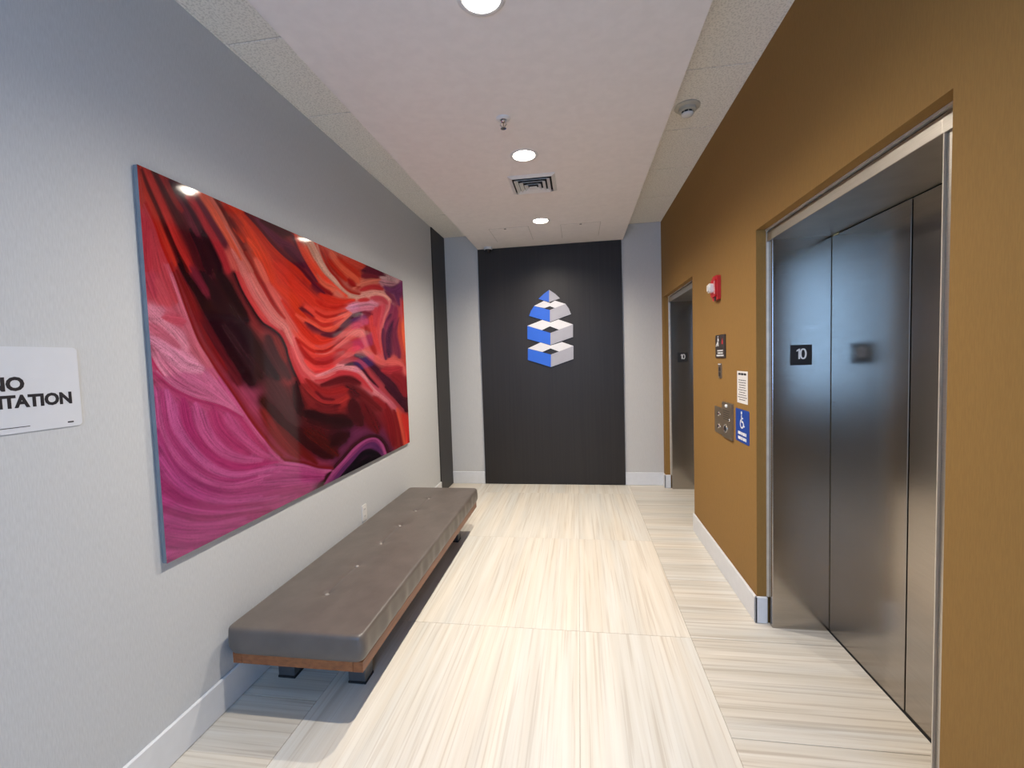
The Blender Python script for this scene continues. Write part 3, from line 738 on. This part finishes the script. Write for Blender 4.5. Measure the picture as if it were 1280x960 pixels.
# ------------------------------------------------------------------ devices on the ochre wall
# strobe
sy, sz = 3.215, 1.945
t = thing('fire_alarm_strobe', (XR, sy, sz-.08), 'red fire alarm strobe with clear lens on the ochre wall', 'alarm')
MB().prism(rrect(.118, .165, .02), .022, on_right(sy, sz)).build('housing', M['red'], t, smooth=40)
MB().prism(rrect(.10, .12, .02), .014, on_right(sy, sz, .022)).build('raised_face', M['red'], t, smooth=40)
mm_ = MB(); q = on_right(sy+.008, sz+.002, .036)
mm_.prism(rrect(.052, .062, .012), .022, q).prism(rrect(.036, .042, .012), .010, on_right(sy+.008, sz+.002, .058))
mm_.build('lens', M['lens_clear'], t, smooth=50)
for k, ch in enumerate('FIRE'):
    text_mesh('letter', ch, .030, M['white_ink'], on_right(sy-.037, sz+.032-.0205*k, .0362), t, bold=.0006, depth=.0004)
MB().lathe([(.018, 0), (.018, .003), (0, .003)], on_right(sy-.012, sz-.072, .022), 16).build('sounder_port', M['dark_plaque'], t)

def small_lines(parent, mat, y, z0, off, rows, w, hgt, pitch, seed):
    """rows of tiny illegible print: word-length strokes"""
    rg = random.Random(seed)
    for r in range(rows):
        mbx = MB(); x = -w/2*(.7+.3*rg.random()); z = z0-r*pitch; end = -x
        while x < end:
            L = min(w*(.1+.16*rg.random()), end-x)
            mbx.prism([(x, -hgt/2), (x+L, -hgt/2), (x+L, hgt/2), (x, hgt/2)], .0004, on_right(y, z, off)); x += L+w*.035
        mbx.build('line_of_print', mat, parent)

# stair-use plaque
y, z = 3.163, 1.549
t = thing('fire_instruction_plaque', (XR, y, z-.078), 'dark plaque with white figures and red flame on the ochre wall', 'sign')
MB().prism(rrect(.205, .155, .008), .006, on_right(y, z)).build('plate', M['dark_plaque'], t)
fg = MB(); o_ = .006
def fig(dx, dz, s):
    q = on_right(y+dx, z+dz, o_)
    fg.lathe([(0, .0005), (.007*s, .0005), (.007*s, 0)], q @ Matrix.Translation((0, .030*s, 0)), 12)
    fg.prism([(-.008*s, .020*s), (.009*s, .020*s), (.006*s, -.006*s), (.013*s, -.034*s), (.006*s, -.036*s), (0, -.012*s), (-.009*s, -.034*s), (-.016*s, -.032*s), (-.006*s, -.004*s)], .0005, q)
    fg.prism([(.008*s, .020*s), (.020*s, .004*s), (.016*s, 0), (.006*s, .010*s)], .0005, q)
fig(.045, .036, 1.0)
fg.prism([(-.045, -.002), (-.03, -.002), (-.03, .008), (-.015, .008), (-.015, .018), (0, .018), (0, .024), (-.02, .024), (-.02, .014), (-.035, .014), (-.035, .004), (-.045, .004)][::-1], .0005, on_right(y+.048, z+.003, o_))
fg.build('figure', M['white_ink'], t)
MB().prism([(-.012, 0), (.012, 0), (.016, .014), (.006, .03), (.002, .044), (-.006, .028), (-.014, .018)], .0005, on_right(y-.045, z+.014, o_)).build('flame', M['red'], t)
small_lines(t, M['white_ink'], y, z-.028, o_, 3, .15, .009, .0165, 3)

# slim steel lantern strip
y, z = 3.176, 1.385
t = thing('indicator_strip', (XR, y, z-.05), 'slim steel indicator strip under the dark plaque', 'indicator')
MB().prism(rrect(.062, .10, .004), .006, on_right(y, z)).build('plate', M['steel_plate'], t)
MB().prism(rrect(.05, .006, .002), .003, on_right(y, z+.044, .006)).build('white_edge', M['white'], t)  # white bar across the top of the plate
MB().prism(rrect(.03, .026, .004), .002, on_right(y, z+.012, .006)).build('display', M['dark_plaque'], t)
MB().prism(rrect(.03, .026, .004), .002, on_right(y, z-.024, .006)).build('display', M['dark_plaque'], t)

# paper notice
y, z = 2.772, 1.298
t = thing('paper_notice', (XR, y, z-.095), 'white paper notice with black heading above the blue sign', 'notice')
MB().prism(rrect(.168, .19, .002, 1), .0012, on_right(y, z)).build('sheet', M['paper'], t)
hd = MB()
for k in range(3): hd.prism(rrect(.038, .013, .003, 2), .0004, on_right(y+.044-.044*k, z+.078, .0012))
hd.build('heading', M['ink'], t)
small_lines(t, M['ink'], y, z+.042, .0012, 9, .14, .0045, .0145, 11)

# call station
y, z = 3.215, 1.044
t = thing('key_switch_plate', (XR, y, z-.09), 'bronze plate with two key switches beside the call button plate', 'switch plate')
MB().prism(rrect(.17, .182, .004), .004, on_right(y, z)).build('plate', M['steel_plate'], t)
for dz in (.045, -.04):
    k = MB().lathe([(0, .007), (.012, .007), (.015, .004), (.015, 0)], on_right(y-.01, z+dz, .004), 20).build('key_switch', M['chrome'], t, smooth=40)
    MB().prism(rrect(.003, .014, .001, 2), .0008, on_right(y-.01, z+dz, .011)).build('keyway', M['black'], k)
    for dy in (-.03, .026): MB().prism(rrect(.012, .008, .001, 2), .0005, on_right(y-.01+dy, z+dz, .004)).build('legend', M['white_ink'], t)
y, z = 3.018, 1.067
t = thing('call_button_plate', (XR, y, z-.115), 'tall bronze call button plate with round button between plates', 'call plate')
MB().prism(rrect(.19, .232, .004), .012, on_right(y, z)).build('plate', M['steel_plate'], t)
MB().lathe([(0, .012), (.009, .009), (.012, 0)], on_right(y, z+.095, .012), 18).build('lamp_jewel', M['white'], t, smooth=60)
bt = MB().lathe([(.030, 0), (.030, .004), (.024, .006), (.021, .003)], on_right(y+.02, z-.055, .012), 28).build('button_ring', M['chrome'], t, smooth=40)
MB().lathe([(.0205, 0), (.0205, .005), (0, .006)], on_right(y+.02, z-.055, .012), 28).build('button', M['black'], bt, smooth=40)
MB().lathe([(0, .004), (.008, .004), (.010, 0)], on_right(y-.05, z+.01, .012), 16).build('key_switch', M['chrome'], t, smooth=40)
for k in range(5): MB().prism(rrect(.12, .003, .001, 2), .0004, on_right(y+.01, z+.062-.014*k, .012)).build('engraved_line', M['black'], t)
for dy in (-.08, .08):
    for dz in (-.102, .102): MB().lathe([(0, .0015), (.003, .001), (.004, 0)], on_right(y+dy, z+dz, .012), 10).build('screw', M['chrome'], t)

# accessibility sign
y, z = 2.772, 1.068
t = thing('accessibility_sign', (XR, y, z-.098), 'blue sign with white wheelchair symbol below the paper notice', 'sign')
MB().prism(rrect(.212, .196, .006), .003, on_right(y, z)).build('sheet', M['blue_sign'], t)
sy_ = MB(); o_ = .003
def ring(cx, cz, r0, r1, a0, a1, n=20):
    q = on_right(y, z, o_)
    outer = [(cx+r1*math.cos(math.radians(a0+(a1-a0)*k/n)), cz+r1*math.sin(math.radians(a0+(a1-a0)*k/n))) for k in range(n+1)]
    inner = [(cx+r0*math.cos(math.radians(a0+(a1-a0)*k/n)), cz+r0*math.sin(math.radians(a0+(a1-a0)*k/n))) for k in range(n+1)]
    for k in range(n): sy_.prism([outer[k], outer[k+1], inner[k+1], inner[k]], .0005, q)
ring(-.004, .014, .021, .029, 100, 340)
q = on_right(y, z, o_)
sy_.lathe([(0, .0005), (.0095, .0005), (.0095, 0)], q @ Matrix.Translation((-.008, .078, 0)), 16)
sy_.prism([(-.013, .064), (-.004, .064), (-.002, .030), (.020, .030), (.032, .002), (.042, .006), (.038, -.002), (.028, -.006), (.014, .020), (-.012, .020)][::-1], .0005, q)
sy_.prism([(-.004, .050), (.018, .050), (.018, .043), (-.004, .043)], .0005, q)
sy_.build('wheelchair_symbol', M['white_ink'], t)
small_lines(t, M['white_ink'], y, z-.045, o_, 2, .17, .018, .030, 8)

# ------------------------------------------------------------------ ceiling fittings
for (x, y), lab in zip(LAMPS, ('recessed downlight farthest from the dark panel, before the sprinkler', 'recessed downlight between the sprinkler and the square air diffuser',
                               'recessed downlight between the air diffuser and the dark panel')):
    t = thing('recessed_downlight', (x, y, HS), lab, 'downlight', 'downlights in a row along the soffit')
    q = Matrix.Translation((x, y, HS))
    MB().lathe([(.0725, .003), (.0725, -.003), (.078, -.005), (.089, -.003), (.092, 0)], q, 40).build('trim_ring', M['white'], t, smooth=50)
    MB().lathe([(.0725, .001), (.067, .008), (.0725, .05)], q, 40).build('reflector', M['white'], t, smooth=50)
    sp = bpy.data.lights.new('lamp', 'SPOT'); sp.energy = LAMP_WATT; sp.color = LAMP_COL; sp.shadow_soft_size = .03
    sp.spot_size = math.radians(153); sp.spot_blend = .95
    so = bpy.data.objects.new('lamp', sp); COL.objects.link(so); so.location = (x, y, HS-.002); put_under(so, t)
    MB().lathe([(0, .004), (.066, .004), (.066, .008), (0, .008)], q, 40).build('lens', M['lamp'], t)

# sprinkler
x, y = -.377, 2.482
t = thing('sprinkler_head', (x, y, HS), 'small chrome sprinkler head hanging from the white soffit', 'sprinkler')
q = under(x, y, HS)
MB().lathe([(.040, 0), (.038, .004), (.026, .010), (.018, .010), (.018, 0)], q, 28).build('escutcheon', M['white'], t, smooth=50)
MB().lathe([(.012, 0), (.012, .018), (.008, .022), (0, .022)], q, 16).build('body', M['chrome'], t, smooth=40)
fa = MB()
for s_ in (-1, 1):
    fa.tube((x+s_*.012, y, HS-.016), (x+s_*.017, y, HS-.034), .0028, 8); fa.tube((x+s_*.017, y, HS-.034), (x, y, HS-.052), .0028, 8)
fa.build('frame_arm', M['chrome'], t, smooth=50)
MB().tube((x, y, HS-.020), (x, y, HS-.050), .0025, 8).build('glass_bulb', M['steel_plate'], t)
MB().lathe([(0, .052), (.016, .053), (.016, .0545), (0, .056)], q, 20).build('deflector', M['chrome'], t)

# square air diffuser
x, y, w = -.306, 3.42, .172
t = thing('air_diffuser', (x, y, HS), 'square white four-way air diffuser in the white soffit', 'air diffuser')
MB().box(x-w*.86, x+w*.86, y-w*.86, y+w*.86, HS-.0015, HS-.0003).build('duct_shade_plate', M['gap'], t)  # black plate on the uncut soffit, painted as the shade inside the duct
def square_ring(r0, z0, r1, z1, th, name):
    mbx = MB()
    for k in range(4):
        a = k*math.pi/2; R = Matrix.Translation((x, y, HS)) @ Matrix.Rotation(a, 4, 'Z')
        P = [(-r0, -r0, -z0), (r0, -r0, -z0), (r1, -r1, -z1), (-r1, -r1, -z1)]
        va = [mbx.bm.verts.new(R @ Vector(p)) for p in P]; vb = [mbx.bm.verts.new(R @ Vector((p[0], p[1], p[2]-th))) for p in P]
        mbx.bm.faces.new(va); mbx.bm.faces.new(vb[::-1])
        for i in range(4): mbx.bm.faces.new((va[i], vb[i], vb[(i+1) % 4], va[(i+1) % 4]))
    return mbx.build(name, M['white'], t)
square_ring(w, .000, w*.84, .012, .003, 'frame')
square_ring(w*.76, .022, w*.62, .006, .002, 'louver')
square_ring(w*.56, .026, w*.42, .010, .002, 'louver')
square_ring(w*.36, .030, w*.22, .014, .002, 'louver')
MB().box(x-w*.17, x+w*.17, y-w*.17, y+w*.17, HS-.034, HS-.031, .001, 1).build('centre_plate', M['white'], t)

# smoke detector on the tile strip
x, y = .688, 2.90
t = thing('smoke_detector', (x, y, H), 'round cream smoke detector on the ceiling tiles beside the soffit', 'smoke detector')
q = under(x, y, H)
MB().lathe([(.074, 0), (.074, .008), (.066, .012), (.052, .014), (.052, 0)], q, 36).build('base', M['cream'], t, smooth=50)
MB().lathe([(.052, .012), (.050, .030), (.042, .034), (.034, .034)], q, 36).build('body', M['cream'], t, smooth=50)
MB().lathe([(.033, .030), (.033, .046), (0, .046)], q, 30).build('smoke_slots', M['black'], t)
rb = MB()
for k in range(8):
    a = k*math.pi/4; rb.tube((x+.033*math.cos(a), y+.033*math.sin(a), H-.033), (x+.033*math.cos(a), y+.033*math.sin(a), H-.047), .0025, 6)
rb.build('slot_rib', M['cream'], t)
MB().lathe([(.036, .045), (.036, .049), (.030, .056), (.016, .060), (0, .061)], q, 30).build('dome', M['white'], t, smooth=50)

# dome camera in the corner over the panel
x, y = -1.015, D-.085
t = thing('dome_camera', (x, y, HS), 'small dome security camera on the soffit at the top of the dark panel', 'camera')
q = under(x, y, HS)
MB().lathe([(.052, 0), (.052, .018), (.046, .026), (.038, .026)], q, 28).build('base', M['white'], t, smooth=40)
MB().lathe([(.038, .024), (.036, .036), (.026, .052), (.012, .060), (0, .062)], q, 28).build('dome', M['black'], t, smooth=60)

# access hatches in the soffit
for (x0, x1, y0, y1, lx), lab in zip(((-.86, -.465, 4.475, 4.97, -.70), (-.14, .246, 4.505, 5.0, .055)),
        ('flush white access hatch in the soffit beside the dome camera', 'flush white access hatch in the soffit on the elevator side of the downlight')):
    t = thing('access_hatch', ((x0+x1)/2, (y0+y1)/2, HS), lab, 'hatch', 'access hatches in the soffit')
    MB().box(x0-.004, x1+.004, y0-.004, y1+.004, HS-.0012, HS, 0).build('hatch_frame', M['tgrid'], t)
    MB().box(x0, x1, y0, y1, HS-.0026, HS-.0004, .001, 1).build('hatch_door', M['paint'], t)
    MB().lathe([(.012, 0), (.012, .003), (.004, .003)], under(lx, y0+.02, HS-.0026), 16).build('latch', M['leg'], t)

for o in bpy.data.objects:
    if '_loc' in o: del o['_loc']
